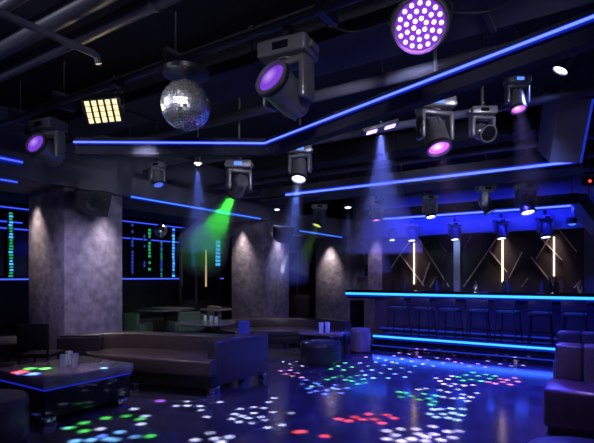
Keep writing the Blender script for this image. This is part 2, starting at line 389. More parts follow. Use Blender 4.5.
# ------------------------------------------------------------------ sofas
def crom(P, n):
    P = [Vector(p) for p in P]; Q = [P[0]*2-P[1]]+P+[P[-1]*2-P[-2]]; out = []
    m = len(P)-1
    for i in range(n+1):
        s = i/n*m; k = min(int(s), m-1); u = s-k; a, b_, c, d = Q[k:k+4]
        out.append(.5*((2*b_)+(c-a)*u+(2*a-5*b_+4*c-d)*u*u+(3*b_-a-3*c+d)*u**3))
    return out
def rprof(u0, u1, z0, z1, r, top_only=False):
    """rounded rectangle in the (u, z) plane; u may be relative to the seat depth"""
    pts = []
    for cx, cz, a0 in ((u1-r, z1-r, 0), (u0+r, z1-r, 90), (u0+r, z0+r, 180), (u1-r, z0+r, 270)):
        for k in range(4):
            a = math.radians(a0+30*k); pts.append((cx+r*math.cos(a), cz+r*math.sin(a)))
    return pts
def sweep(bm, B, Fp, i0, i1, prof_of):
    rings = []
    for i in range(i0, i1+1):
        d = Fp[i]-B[i]; L = d.length; d = d/L
        rings.append([bm.verts.new((B[i].x+d.x*u, B[i].y+d.y*u, z)) for u, z in prof_of(L)])
    n = len(rings[0])
    for A, D in zip(rings, rings[1:]):
        for k in range(n): bm.faces.new([A[k], A[(k+1) % n], D[(k+1) % n], D[k]])
    bm.faces.new(rings[0]); bm.faces.new(rings[-1][::-1])
def booth(t, B, Fp, n, cuts, hb, hs, bt, m):
    B = crom([(*p, 0) for p in B], n); Fp = crom([(*p, 0) for p in Fp], n)
    o = Vector(t.location)
    def ad(name, b, mm):
        q = O(name, b, mm, t); q.location = -o; return q
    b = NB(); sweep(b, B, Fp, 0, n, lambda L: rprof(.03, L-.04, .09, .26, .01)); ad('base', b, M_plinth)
    for a, c in zip(cuts, cuts[1:]):
        b = NB(); sweep(b, B, Fp, a, c, lambda L: rprof(bt-.03, L, .24, hs, .035)); ad('seat_cushion', b, m)
        b = NB(); sweep(b, B, Fp, a, c, lambda L: rprof(0, bt, .14, hb, .04)); ad('back_cushion', b, m)
    for i in (1, n//2, n-1):
        for w in (.1, .88):
            p = B[i].lerp(Fp[i], w); b = NB(); box(b, (p.x-.035, p.y-.035, 0), (p.x+.035, p.y+.035, .10), .006); ad('foot', b, M_chrome)
    return B, Fp
t = T('curved_sofa', 'big curved dark brown leather sofa behind the coffee table', 'sofa', (-5.0, 4.3, 0))
B1 = [(-6.22, 3.95), (-6.05, 4.33), (-5.70, 4.60), (-5.1, 4.80), (-4.6, 4.97), (-4.1, 5.15)]
F1 = [(-5.72, 3.72), (-5.52, 3.74), (-5.25, 3.80), (-4.75, 3.94), (-4.3, 4.06), (-3.95, 4.17)]
booth(t, B1, F1, 30, [0, 6, 11, 16, 22, 30], .65, .43, .22, M_leather2)
o_ = Vector(t.location)
b = NB(); hexa(b, [Vector(p) for p in ((-6.27, 3.60, .08), (-5.80, 3.96, .08), (-5.80, 3.96, .64), (-6.27, 3.60, .64))],
               [Vector(p) for p in ((-6.36, 3.78, .08), (-5.92, 4.12, .08), (-5.92, 4.12, .64), (-6.36, 3.78, .64))])
bmesh.ops.bevel(b, geom=list(b.edges), offset=.03, segments=3, affect='EDGES'); q = O('armrest', b, M_leather, t); q.location = -o_
b = NB(); box(b, (-4.13, 4.30, .09), (-3.97, 5.40, .655), .035, 3); q = O('armrest', b, M_leather, t); q.location = -o_
for y in (4.36, 5.33):
    b = NB(); box(b, (-4.08, y-.035, 0), (-3.99, y+.035, .09), .006); q = O('foot', b, M_chrome, t); q.location = -o_

t = T('booth_sofa', 'dark leather booth sofa wrapping around the low table with glasses', 'sofa', (-5.1, 7.4, 0))
B2 = [(-6.65, 7.15), (-6.5, 7.75), (-6.1, 8.3), (-5.5, 8.68), (-4.9, 8.8), (-4.25, 8.6)]
F2 = [(-5.95, 7.0), (-5.78, 7.4), (-5.5, 7.75), (-5.15, 8.0), (-4.8, 8.08), (-4.38, 7.95)]
booth(t, B2, F2, 30, [0, 7, 13, 19, 24, 30], .56, .38, .20, M_leather)

def straight_sofa(name, label, x0, x1, y0, y1, facing, hb, hs, m, zb=.05):
    t = T(name, label, 'sofa', ((x0+x1)/2, (y0+y1)/2, 0)); o = Vector(t.location)
    def ad(nm, lo, hi, bev, mm):
        b = NB(); box(b, lo, hi, bev, 3); q = O(nm, b, mm, t); q.location = -o
    bt = .26
    ya, yb = (y0, y1-bt) if facing < 0 else (y0+bt, y1)
    ad('base', (x0+.04, y0+.04, 0), (x1-.04, y1-.04, .07), .005, M_plinth)
    n = 2; w = (x1-x0)/n
    for k in range(n):
        ad('seat_cushion', (x0+k*w+.003, ya, .06), (x0+(k+1)*w-.003, yb, hs), .04, m)
    yy = (y1-bt, y1) if facing < 0 else (y0, y0+bt); xa = x0+.06; n = 6; w = (x1-xa)/n
    for k in range(n): ad('back_cushion', (xa+k*w+.0015, yy[0], hs*.5), (xa+(k+1)*w-.0015, yy[1], hb), .035 if k == 0 else .02, m)
    return t
straight_sofa('lounge_sofa', 'dark leather sofa with plump back facing the dance floor, near edge of view', -.45, 1.1, 4.88, 5.68, -1, .765, .425, M_leather2)
straight_sofa('lounge_sofa', 'dark sofa standing back to back behind the plump leather sofa', -.50, 1.1, 6.35, 7.1, 1, .80, .42, M_leather)

# ------------------------------------------------------------------ poufs
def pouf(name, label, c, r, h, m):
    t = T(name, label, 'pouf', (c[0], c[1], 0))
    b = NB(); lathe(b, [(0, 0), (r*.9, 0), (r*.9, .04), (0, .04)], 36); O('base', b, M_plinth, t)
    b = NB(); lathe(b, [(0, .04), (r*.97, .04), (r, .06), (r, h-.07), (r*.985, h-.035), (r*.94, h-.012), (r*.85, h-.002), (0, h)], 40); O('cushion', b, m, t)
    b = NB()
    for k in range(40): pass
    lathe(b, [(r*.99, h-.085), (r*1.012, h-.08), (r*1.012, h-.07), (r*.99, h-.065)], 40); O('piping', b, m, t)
    return t
pouf('round_pouf', 'round brown leather pouf beside the coffee table, cut by the picture edge', (-4.49, 1.93), .35, .415, M_leather2)
p = PD(320.5, 340, 7.88); pouf('round_pouf', 'wide dark round pouf in front of the low table with two glasses', (p.x, p.y), .34, .38, mat('black_leather', (.018, .018, .022), .34))
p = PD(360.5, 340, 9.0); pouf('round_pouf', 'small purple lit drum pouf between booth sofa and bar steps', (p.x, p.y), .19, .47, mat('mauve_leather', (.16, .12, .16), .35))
pouf('round_pouf', 'dark round pouf before the plump leather sofa', (-.07, 3.50), .37, .335, M_leather)

# ------------------------------------------------------------------ tables
X0, X1, Y0, Y1 = -5.43, -4.45, 2.44, 3.46
t = T('coffee_table', 'square mirror black coffee table with a glowing blue edge and drinking glasses on top', 'coffee table', ((X0+X1)/2, (Y0+Y1)/2, 0)); o_ = Vector(t.location)
def ct(nm, b, mm, **k):
    q = O(nm, b, mm, t, **k); q.location = -o_
b = NB(); box(b, (X0, Y0, .375), (X1, Y1, .47), .006); ct('top', b, M_tabletop)
b = NB(); box(b, (X0+.03, Y0+.03, .09), (X1-.03, Y1-.03, .345)); ct('body', b, M_gloss)
b = NB()
for a, c in (((X0+.02, Y0+.015), (X1-.015, Y0+.015)), ((X1-.015, Y0+.02), (X1-.015, Y1-.02))): bar(b, (*a, .36), (*c, .36), .012, .012)
ct('edge_light', b, E_dim2, smooth=False)
b = NB(); box(b, (X0+.03, Y0+.03, .345), (X1-.03, Y1-.03, .375)); ct('spacer', b, M_gloss)
for x in (X0+.1, X1-.1):
    for y in (Y0+.1, Y1-.1):
        b = NB(); box(b, (x-.05, y-.05, 0), (x+.05, y+.05, .09), .006); ct('foot', b, M_chrome)
def glass_mesh(h, r):
    b = NB(); lathe(b, [(0, 0), (r*.8, 0), (r, h), (r-.005, h), (r*.8-.006, .02), (0, .02)], 20)
    return mesh_of('drinking_glass', b, M_glass)
g1 = glass_mesh(.155, .040)
for (px, d, l) in ((63.5, 5.0, 'tall clear glass on the coffee table, standing nearer the table middle edge, first of three'), (74.5, 5.06, 'tall clear glass on the coffee table, on the side towards the sofa seat'), (69, 5.22, 'tall clear glass on the coffee table, behind the other two')):
    p = ray(px)*d; o = O('drinking_glass', g1, loc=(p.x, p.y, .471)); tag(o, l, 'glass', 'glasses on the coffee table')

p = PD(324, 333, 8.62)
t = T('low_table', 'low dark table with two glasses in front of the booth sofa', 'table', (p.x, p.y-.02, 0), math.radians(8))
b = NB(); box(b, (-.40, -.27, .40), (.40, .27, .44), .01); O('top', b, M_tabletop, t)
for x in (-.34, .34):
    for y in (-.21, .21):
        b = NB(); box(b, (x-.025, y-.025, 0), (x+.025, y+.025, .40)); O('leg', b, M_black, t)
g2 = glass_mesh(.19, .05)
for (px, d, l) in ((321, 8.45, 'clear glass on the low table, the one towards the curved sofa'), (327.5, 8.5, 'clear glass on the low table, the one towards the bar')):
    q = ray(px)*d; o = O('drinking_glass', g2, loc=(q.x, q.y, .441)); tag(o, l, 'glass', 'glasses on the low table')

def round_table(label, c, r, h, base=True):
    t = T('round_table', label, 'table', (c[0], c[1], 0))
    b = NB(); lathe(b, [(0, h-.035), (r*.97, h-.035), (r, h-.025), (r, h-.006), (r*.99, h), (0, h)], 36); O('top', b, M_tabletop, t)
    b = NB(); cyl(b, (0, 0, .02), (0, 0, h-.03), .04); O('pedestal', b, M_black, t)
    b = NB(); lathe(b, [(0, 0), (r*.5, 0), (r*.5, .015), (.05, .035), (0, .035)], 28); O('foot_plate', b, M_black, t)
    return t
p = PZ(208, 322, .64); round_table('wide round glossy table behind the curved sofa holding glasses', (p.x, p.y), .50, .64); RTC = p
for (px, dd, l) in ((211, .05, 'clear tumbler on the round glossy table, the one on its window side'), (216, -.08, 'clear tumbler on the round glossy table, the one nearer the column'), (205, .2, 'clear tumbler at the far rim of the round glossy table')):
    q = ray(px)*(RTC.xy.length and (FW.dot(Vector((RTC.x, RTC.y, 0)))+dd)); o = O('drinking_glass', glass_mesh(.10, .04), loc=(q.x, q.y, .641)); tag(o, l, 'glass', 'glasses on the round table')
p = PZ(166, 308.5, .75); round_table('grey round pedestal table in the lounge near the mirror wall', (p.x, p.y), .62, .75); RT2 = p
p = PZ(8, 339, .62); round_table('dark round table beyond the coffee table, beside the high backed chair', (p.x, p.y), .38, .62); RT3 = p
p = PZ(216, 308.5, .75); round_table('small round table in the lounge beside the glass cabinet', (p.x, p.y), .35, .75)

# blue lantern
p = PD(244, 330, 7.5)
t = T('floor_lantern', 'small blue glowing upright box between round glossy table and booth sofa', 'lantern', (p.x, p.y, 0))
b = NB(); box(b, (-.065, -.065, .04), (.065, .065, .745), .008); O('shade', b, E_box, t)
b = NB(); box(b, (-.075, -.075, 0), (.075, .075, .04), .006); O('base', b, M_black, t)

# chairs in the lounge
def armchair(label, loc, rz, m=M_leather, s=1.):
    t = T('lounge_chair', label, 'chair', loc, rz, scale=s)
    b = NB(); box(b, (-.27, -.27, .26), (.27, .25, .42), .05, 3); O('seat', b, m, t)
    b = NB(); box(b, (-.27, .20, .38), (.27, .30, .84), .04, 3); O('backrest', b, m, t)
    for x in (-1, 1):
        b = NB(); box(b, (x*.30-.03, -.22, .40), (x*.30+.03, .26, .62), .02); O('armrest', b, m, t)
        for y in (-.22, .24):
            b = NB(); cyl(b, (x*.25, y, 0), (x*.25, y, .30), .018, n=10); O('leg', b, M_black, t)
    return t
p = ray(41)*6.15
t = T('lounge_chair', 'black straight backed chair between round table and first column', 'chair', (p.x, p.y, 0), math.radians(215))
b = NB(); box(b, (-.20, -.21, .42), (.20, .20, .47), .02, 3); O('seat', b, M_plastic, t)
b = NB(); box(b, (-.20, .18, .52), (.20, .21, .86), .012, 3); bk = O('backrest', b, M_plastic, t)
for x in (-1, 1):
    b = NB(); cyl(b, (x*.18, .19, 0), (x*.18, .195, .60), .014, n=10); O('leg', b, M_black, t)
    b = NB(); cyl(b, (x*.18, -.19, 0), (x*.17, -.18, .43), .014, n=10); O('leg', b, M_black, t)
p = ray(2)*5.42; armchair('low dark armchair just behind the coffee table', (p.x-.05, p.y, 0), math.radians(150), M_leather2, .68)
for (x, y, rz, l) in ((-7.75, 6.05, 200, 'pale grey lounge chair beside the first column, behind the curved sofa'), (RT2.x+.25, RT2.y+1.02, -10, 'grey lounge chair on the far side of the pedestal table'), (RT2.x+.95, RT2.y-.35, 250, 'grey lounge chair between the pedestal table and the round glossy table')):
    armchair(l, (x, y, 0), math.radians(rz), mat('grey_fabric', (.10, .095, .11), .7), .9)
# sideboard near the door
t = T('sideboard', 'small black cabinet beside the black door', 'cabinet', (-7.05, 10.75, 0))
b = NB(); box(b, (-.25, -.4, .0), (.25, .4, .95), .01); O('body', b, M_black, t)
for k in (-1, 1):
    b = NB(); box(b, (.25, k*.2-.18, .1), (.265, k*.2+.18, .9), .004); O('door', b, M_gloss, t)

# ------------------------------------------------------------------ lounge wall: smoked mirror, ledge, pixel tubes
b = NB(); box(b, (-10.0, 3.0, 1.46), (-9.97, 10.6, 2.9)); tag(O('wall_mirror', b, M_tint), 'long smoked mirror above the ledge on the lounge wall', 'mirror')
t = T('wall_bench', 'long dark bench back with a blue lit ledge along the lounge wall', 'bench', (-9.8, 6.5, 0))
b = NB(); box(b, (-.2, -5.0, .1), (.12, 4.3, 1.38), .01); O('back_panel', b, mat('bench_back', (.020, .022, .03), .45), t)
b = NB(); box(b, (-.2, -5.0, 1.38), (.14, 4.3, 1.42), .005); O('ledge', b, M_black, t)
b = NB(); bar(b, (.145, -5.0, 1.405), (.145, 4.3, 1.405), .02, .03); O('edge_light', b, E_blue2, t, smooth=False)
b = NB(); box(b, (.12, -5.0, .1), (.62, 4.3, .42), .03); O('seat', b, M_leather, t)
for z, l in ((2.84, 'thin blue light line along the top of the lounge mirror'), (2.42, 'thin blue light line across the lounge mirror, second from its top')):
    strip('wall_light_line', [(-9.93, 3.0, z), (-9.93, 9.9, z)], l, E_blue2, .02)
p0 = PX(0, 221, -9.93); strip('wall_light_line', [(-9.93, 2.2, p0.z), (-9.93, 5.0, p0.z)], 'short blue light line at the end of the lounge mirror before the first column', E_blue2, .02)
def pixel_tube(px, label, kinds, z1=2.8, z0=1.44, n=16, w=.05, X=-9.9):
    p = PX(px, 250, X)
    t = T('pixel_tube', label, 'light tube', (X, p.y, z0), group='upright pixel tubes on the lounge mirror')
    b = NB(); box(b, (-.015, -w*.7, 0), (.01, w*.7, z1-z0)); O('back_rail', b, M_black, t)
    st_ = (z1-z0)/n
    for k in range(n):
        kk = kinds[random.randrange(len(kinds))]
        if kk is None: continue
        b = NB(); box(b, (.01, -w/2*random.uniform(.5, 1), k*st_+.012), (.03, w/2*random.uniform(.5, 1), (k+1)*st_-.012)); O('pixel_segment', b, kk, t, smooth=False)
pixel_tube(132, 'dim blue pixel tube beside the first column', [E_pixb, E_pixb, None], w=.05)
pixel_tube(144, 'dimmest blue pixel tube between the first blue and the broad green one', [E_pixb, None], w=.04)
pixel_tube(149, 'broad green pixel tube on the lounge mirror', [E_pixg, E_pixg, E_pixg, None], w=.075)
pixel_tube(161, 'green pixel tube below the small far mirror ball', [E_pixg, E_pixg, E_pixb], w=.06, z1=2.4)
pixel_tube(173, 'bright cyan pixel tube on the lounge mirror', [E_pixc, E_pixc, E_sky, E_pixb], w=.085)
pixel_tube(182, 'dim blue pixel tube next to the bright cyan one', [E_pixb, E_pixb, None], w=.05)
pixel_tube(10.5, 'cyan and green pixel tube on the far side of the first column', [E_pixc, E_pixg, E_pixg], w=.085, z1=2.75, n=22)

# glass cabinet beside column two
p = PX(214, 280, -8.6)
t = T('glass_cabinet', 'tall glass display cabinet with lit upright tubes beside the second column', 'cabinet', (-8.75, p.y-.05, 0))
b = NB(); box(b, (-.3, -.75, 0), (.3, .75, .85), .01); O('plinth', b, M_black, t)
b = NB(); box(b, (-.3, -.75, 2.55), (.3, .75, 2.7), .01); O('top_cap', b, M_black, t)
for x in (-.28, .28):
    for y in (-.73, .73):
        b = NB(); box(b, (x-.02, y-.02, .85), (x+.02, y+.02, 2.55)); O('corner_post', b, M_rail, t)
b = NB(); box(b, (-.29, -.72, .85), (-.275, .72, 2.55)); O('back_panel', b, M_tint, t)
q = PX(208, 280, -8.5); b = NB(); cyl(b, (.18, q.y-t.location.y, 1.2), (.18, q.y-t.location.y, 2.15), .022, n=10); O('light_tube', b, em('soft_warm_tube', (1, .72, .35), .55), t)
q = PX(220, 280, -8.5)
for k in range(7):
    b = NB(); box(b, (.16, q.y-t.location.y-.075, 1.75+k*.1), (.19, q.y-t.location.y+.075, 1.82+k*.1)); O('pixel_segment', b, E_pixc, t, smooth=False)

# ------------------------------------------------------------------ mirror balls
def mirror_ball(label, c, r, nu, nv, top, motor=True):
    t = T('mirror_ball', label, 'mirror ball', c)
    b = NB(); rnd = random.Random(3)
    for j in range(nv):
        v0, v1 = PI*j/nv, PI*(j+1)/nv; m = max(4, int(nu*math.sin((v0+v1)/2)))
        for i in range(m):
            a0, a1 = 2*PI*(i+.04)/m, 2*PI*(i+.96)/m; e0, e1 = v0+.04*(v1-v0), v1-.04*(v1-v0)
            q = [Vector((math.sin(e)*math.cos(a), math.sin(e)*math.sin(a), math.cos(e))) for e, a in ((e0, a0), (e1, a0), (e1, a1), (e0, a1))]
            n = sum(q, Vector())/4; n.normalize()
            ax = Vector((rnd.gauss(0, 1), rnd.gauss(0, 1), rnd.gauss(0, 1))).normalized(); R = Matrix.Rotation(rnd.gauss(0, .11), 3, ax)
            cc = n*r
            b.faces.new([b.verts.new(cc+R@(x*r-cc)) for x in q])
    O('mirror_tiles', b, M_mirror, t, smooth=False)
    b = NB(); lathe(b, [(0, -r*.985), *[(r*.975*math.sin(PI*k/20), -r*.975*math.cos(PI*k/20)) for k in range(1, 20)], (0, r*.985)], 32); O('core', b, M_black, t)
    b = NB(); cyl(b, (0, 0, r*.97), (0, 0, r*1.25), r*.1); O('hanger', b, M_chrome, t)
    if motor:
        b = NB(); lathe(b, [(0, r*1.15), (r*.75, r*1.15), (r*.92, r*1.22), (r*.95, r*1.38), (r*.8, r*1.5), (r*.3, r*1.56), (0, r*1.56)], 36); O('motor_housing', b, M_black, t)
        b = NB(); cyl(b, (0, 0, r*1.5), (0, 0, top-c[2]), r*.12); O('mount_post', b, M_black, t)
    else:
        b = NB(); cyl(b, (0, 0, r*1.2), (0, 0, top-c[2]), .012); O('mount_post', b, M_black, t)
    return t
RY, RZ_ = 2.77, 3.24
bc = PY(186, 105.5, RY); mirror_ball('big mirror ball hanging from the front rail', tuple(bc), .205, 46, 24, RZ_)
p = PD(160.5, 231, 10.6); mirror_ball('small far mirror ball hanging in the lounge', tuple(p), .15, 26, 14, 2.95, False)

# ------------------------------------------------------------------ rails, pipes, ducts
t = T('light_rail', 'double black rail carrying the big moving heads and the mirror ball', 'rail', (-2.5, RY, RZ_))
for dy, dz in ((0, 0), (.16, .10)):
    b = NB(); cyl(b, (-5.5, dy, dz+.03), (4.2, dy, dz+.03), .028, n=12); O('tube', b, M_rail, t)
for x in (-3.2, -2.3, -.6, .9):
    b = NB(); cyl(b, (x, .08, .05), (x, .08, 3.75-RZ_), .008, n=8); O('hanger_rod', b, M_rail, t)
    b = NB(); box(b, (x-.03, -.04, .0), (x+.03, .2, .16), .006); O('bracket', b, M_rail, t)
def pipe(label, a, c, r, name='ceiling_pipe', m=M_pipe, extra=None, hang=True):
    t = T(name, label, 'pipe', a); a = Vector(a); c = Vector(c)
    pts = [Vector((0, 0, 0)), c-a]
    if extra: pts += [Vector(e)-a for e in extra]
    b = NB(); tube(b, pts, r, 14); O('run', b, m, t)
    if hang:
        for u in (.12, .5, .88):
            q = (c-a)*u; b = NB(); cyl(b, q, (q.x, q.y, 3.75-a.z), .008, n=8); O('hanger_rod', b, M_rail, t)
            b = NB(); d = (c-a).normalized(); cyl(b, q-d*.02, q+d*.02, r*1.12, n=16); O('collar', b, M_rail, t)
    return t
pipe('fat grey ceiling pipe, lowest of the parallel bundle', (-6.4, 2.07, 3.25), (1.5, 2.07, 3.25), .055)
pipe('grey ceiling pipe, middle of the parallel bundle', (-6.4, 1.86, 3.28), (1.5, 1.86, 3.28), .07)
pipe('grey ceiling pipe, highest of the parallel bundle', (-6.4, 1.60, 3.30), (1.5, 1.60, 3.30), .045)
pipe('thin conduit above the parallel grey pipes', (-6.4, 1.73, 3.42), (1.5, 1.73, 3.42), .025)
e = PZ(92, 53, 3.12); s0 = PZ(-60, -12, 3.12)
pipe('slim grey pipe crossing below the bundle and ending in an elbow', (e.x, s0.y-1, 3.12), (e.x, e.y, 3.12), .026, extra=[(e.x, e.y+.04, 3.11), (e.x, e.y+.055, 3.06)], hang=False)
for k, (y, z, r) in enumerate(((4.25, 3.35, .06), (5.2, 3.2, .045), (6.8, 3.2, .06), (7.55, 3.12, .045), (9.0, 3.22, .06))):
    pipe('dark ceiling pipe %s' % ['just behind the angled canopy', 'ahead of the middle blue strip', 'just behind the middle blue strip', 'halfway between the middle strip and the bar', 'closest to the bar fascia'][k], (-6.4, y, z), (.8, y, z), r, m=M_pipe)
# ducts
def duct(label, lo, hi):
    t = T('air_duct', label, 'duct', lo); lo = Vector(lo); hi = Vector(hi)
    b = NB(); box(b, (0, 0, 0), hi-lo, .01); O('body', b, M_beam, t)
    n = 4
    for k in range(1, n):
        x = (hi.x-lo.x)*k/n; b = NB(); box(b, (x-.02, -.012, -.012), (x+.02, hi.y-lo.y+.012, hi.z-lo.z+.012)); O('flange', b, M_beam, t)
duct('wide dark air duct above the mirror ball', (-6.3, 3.2, 3.30), (1.2, 3.75, 3.62))
duct('dark air duct behind the middle blue strip', (-6.0, 7.0, 3.42), (.6, 7.5, 3.7))
# cables
for pts, l in (([PZ(430, 9, 3.2), PZ(460, 13, 3.12), PZ(490, 11, 3.1), PZ(512, 0, 3.16), PZ(520, -14, 3.2)], 'black cable drooping beside the violet lamp'), ([PZ(330, 25, 3.1), PZ(352, 32, 3.02), PZ(385, 24, 3.1), PZ(400, 12, 3.16)], 'black cable looping between the big moving head and the violet lamp')):
    b = NB(); tube(b, crom(pts, 20), .007, 8); tag(O('power_cable', b, M_cable), l, 'cable')

# ------------------------------------------------------------------ moving heads
def mh_parts():
    P = {}
    b = NB(); box(b, (-.03, -.025, -.05), (.03, .025, .0), .006); cyl(b, (-.025, 0, .015), (.025, 0, .015), .045, n=18); box(b, (-.14, -.03, -.065), (.14, .03, -.045), .005)
    P['clamp'] = mesh_of('clamp', b, M_black)
    b = NB(); box(b, (-.19, -.125, -.185), (.19, .125, -.065), .022, 3)
    for s in (-1, 1): box(b, (s*.20-.015, -.07, -.15), (s*.20+.015, .07, -.10), .01)
    for k in range(6): box(b, (-.12+k*.04, .12, -.16), (-.10+k*.04, .13, -.09))
    P['base'] = mesh_of('base', b, M_hous)
    b = NB(); box(b, (-.185, -.06, -.245), (.185, .06, -.19), .02, 3); cyl(b, (0, 0, -.2), (0, 0, -.18), .08)
    for s in (-1, 1):
        box(b, (s*.165-.027, -.07, -.50), (s*.165+.027, .07, -.2), .022, 3)
        cyl(b, (s*.135, 0, -.43), (s*.198, 0, -.43), .05, n=20)
    P['yoke'] = mesh_of('yoke', b, M_hous)
    b = NB(); lathe(b, [(0, .17), (.07, .17), (.105, .14), (.118, .08), (.122, .0), (.126, -.10), (.130, -.17), (.132, -.205), (.112, -.205), (.108, -.175), (0, -.175)], 32)
    for k in range(8):
        a = 2*PI*k/8; box(b, (-.008, .112, .02), (.008, .126, .13), M=Matrix.Rotation(a, 4, 'Z'))
    P['head'] = mesh_of('head', b, M_hous)
    b = NB(); lathe(b, [(0, -.196), (.06, -.194), (.105, -.184), (.105, -.178), (0, -.178)], 32); P['lens'] = b
    b = NB(); lathe(b, [(.131, -.16), (.137, -.165), (.137, -.19), (.131, -.195)], 32); P['ring'] = mesh_of('front_ring', b, M_black)
    b = NB(); box(b, (-.06, -.131, -.15), (.06, -.124, -.10)); P['disp'] = mesh_of('display', b, E_disp)
    P['disp_off'] = mesh_of('display', (lambda bb: (box(bb, (-.06, -.131, -.15), (.06, -.124, -.10)), bb)[1])(NB()), M_gloss)
    return P
MP = mh_parts(); LM = {}
def lens_mesh(m):
    if m.name not in LM:
        me = mesh_of('lens', MP['lens'].copy(), m); LM[m.name] = me
    return LM[m.name]
def moving_head(label, top, s, dirv, m, base_rz=0., disp=False, group='moving head lights on the ceiling rails', up_to=None):
    t = T('moving_head_spotlight', label, 'stage light', top, 0, group, s)
    d = Vector(dirv).normalized(); tilt = math.acos(max(-1, min(1, -d.z))); pan = math.atan2(-d.x, d.y)
    if tilt < .02: pan = YAW+PI
    O('clamp', MP['clamp'], None, t, rot=(0, 0, base_rz))
    O('base', MP['base'], None, t, rot=(0, 0, base_rz)); O('display', MP['disp' if disp else 'disp_off'], None, t, rot=(0, 0, base_rz))
    O('yoke', MP['yoke'], None, t, rot=(0, 0, pan))
    hd = O('head', MP['head'], None, t, loc=(0, 0, -.43))
    hd.rotation_euler = (Matrix.Rotation(pan, 3, 'Z') @ Matrix.Rotation(tilt, 3, 'X')).to_euler()
    O('lens', lens_mesh(m), None, hd); O('front_ring', MP['ring'], None, hd)
    if up_to:
        b = NB(); cyl(b, (0, 0, 0), (0, 0, (up_to-top[2])/s), .015/s, n=10); O('drop_pole', b, M_rail, t)
    # lens world position and direction
    c = Vector(top) + Vector((0, 0, -.43*s)) + d*.21*s
    return c, d
def camdir(r, f, z): return (RT*r + FW*f + Vector((0, 0, z))).normalized()
heads = {}
tp = Vector(PY(288, 41, RY)); tp.z = RZ_-.065; tp.y = RY-.0
heads['big'] = moving_head('big moving head with a violet lens on the front rail beside the mirror ball', tuple(tp), 1.0, camdir(-.62, -.80, .36), E_purple, base_rz=math.radians(8))
tp = PY(48, 128, RY); tp.z = RZ_-.065
heads['left'] = moving_head('violet moving head at the end of the front rail, over the first column', tuple(tp), .92, camdir(-.25, -.90, .30), E_purple, base_rz=math.radians(8))
def hang(key, label, px, py, d, s, dirv, m, disp=False, rz=YAW, off=0):
    tp = PD(px, py, d); heads[key] = moving_head(label, tuple(tp), s, dirv, m, rz, disp, up_to=3.75)
hang('mag', 'moving head with magenta lens and lit display, between violet lamp and middle strip', 435, 93, 3.95, .80, camdir(.10, -.40, -.9), E_mag, True)
hang('mag2', 'smaller magenta moving head with lit display, near the bright can spotlight', 517, 74, 4.4, .56, camdir(.0, -.30, -.95), E_mag, True)
hang('green', 'moving head casting the green beam', 239, 157, 5.7, .80, PD(193, 262, 7.6)-PD(238, 180, 5.7), E_green, True)
hang('white', 'moving head with a cold white lens under the bend of the blue strip', 300, 143, 5.9, .76, camdir(-.12, -.35, -.93), E_white, True)
hang('yel', 'small moving head with a yellow green lens over the booth sofa', 319.5, 202, 9.3, .77, camdir(-.35, -.2, -.9), E_yelgr)
hang('far1', 'small moving head with a pink lens over the small drum pouf', 376, 198, 9.0, .70, camdir(.05, -.2, -.95), E_mag)
hang('far2', 'small moving head with a white lens behind the middle strip, over the bar front', 430, 193, 8.6, .72, camdir(.05, -.25, -.95), E_white)
hang('far3', 'tilted moving head with a blue lens behind the middle blue strip', 486, 183, 7.6, .78, camdir(.40, -.2, -.85), E_sky)
hang('far4', 'larger moving head with a pale lens near the tilted ceiling panels', 526, 180, 7.2, .82, camdir(.05, -.30, -.95), E_white)
hang('dark', 'small dark moving head hanging beneath the angled canopy near the first column', 157, 160, 6.9, .62, camdir(.3, -.3, -.9), E_blue2)
hang('off', 'unlit square moving head between the two magenta ones', 482, 104, 4.3, .60, camdir(.15, -.9, -.40), M_gloss)
for k, (px, py, d, s, m, l) in enumerate(((392, 226, 9.95, .50, E_white, 'first of the small heads over the bar, beside the niche'), (411.5, 222, 9.93, .64, E_white, 'small head over the first warm tube of the bar'), (454.5, 220, 9.45, .64, E_white, 'small head over the pale pilaster of the bar'),
                                          (501, 216, 8.98, .70, E_white, 'small head over the second warm tube of the bar'), (545, 213, 8.62, .72, E_white, 'small head over the third warm tube of the bar'))):
    tp = PY(px, py, 9.7); heads['b%d' % k] = moving_head(l, tuple(tp), s, camdir(0, -.2, -.97), m, YAW, False, up_to=2.9, group='small moving heads over the bar')

# ------------------------------------------------------------------ LED par, blinder, violet bar, can spot, downlights
p = PD(420, 25, 2.35)
n = (Vector((0, 0, H-1.3))-p).normalized()
t = T('led_par_light', 'round violet lamp with rings of bright diodes at the top of the view', 'stage light', tuple(p), scale=.9)
Q = n.to_track_quat('Z', 'Y').to_euler()
b = NB(); lathe(b, [(0, -.15), (.09, -.15), (.125, -.10), (.150, -.02), (.156, .012), (.150, .022), (.140, .018), (.136, .0), (0, .0)], 40)
for k in range(10): box(b, (-.006, .09, -.14), (.006, .14, -.05), M=Matrix.Rotation(2*PI*k/10, 4, 'Z'))
O('housing', b, M_hous, t, rot=Q)
b = NB(); lathe(b, [(0, .003), (.135, .003)], 40); fc = O('face', b, E_uvface, t, rot=Q)
ldm = mesh_of('diode', (lambda bb: (lathe(bb, [(0, .013), (.009, .0115), (.0125, .006), (.0125, .002), (0, .002)], 14), bb)[1])(NB()), E_uvled)
for R_, cnt, ph in ((.035, 6, .3), (.075, 11, .1), (.114, 16, .0)):
    for k in range(cnt):
        a = 2*PI*k/cnt+ph; O('diode', ldm, None, fc, loc=(R_*math.cos(a), R_*math.sin(a), 0))
b = NB(); lathe(b, [(.1585, -.01), (.1625, -.01), (.1625, .01), (.1585, .01)], 40); O('rim', b, M_rail, t, rot=Q)
b = NB(); top = Vector((0, 0, 3.75))-Vector((0, 0, p.z)); q = Q.to_matrix()
s1, s2 = q @ Vector((.165, 0, -.03)), q @ Vector((-.165, 0, -.03)); mid = Vector((0, .12, .20))
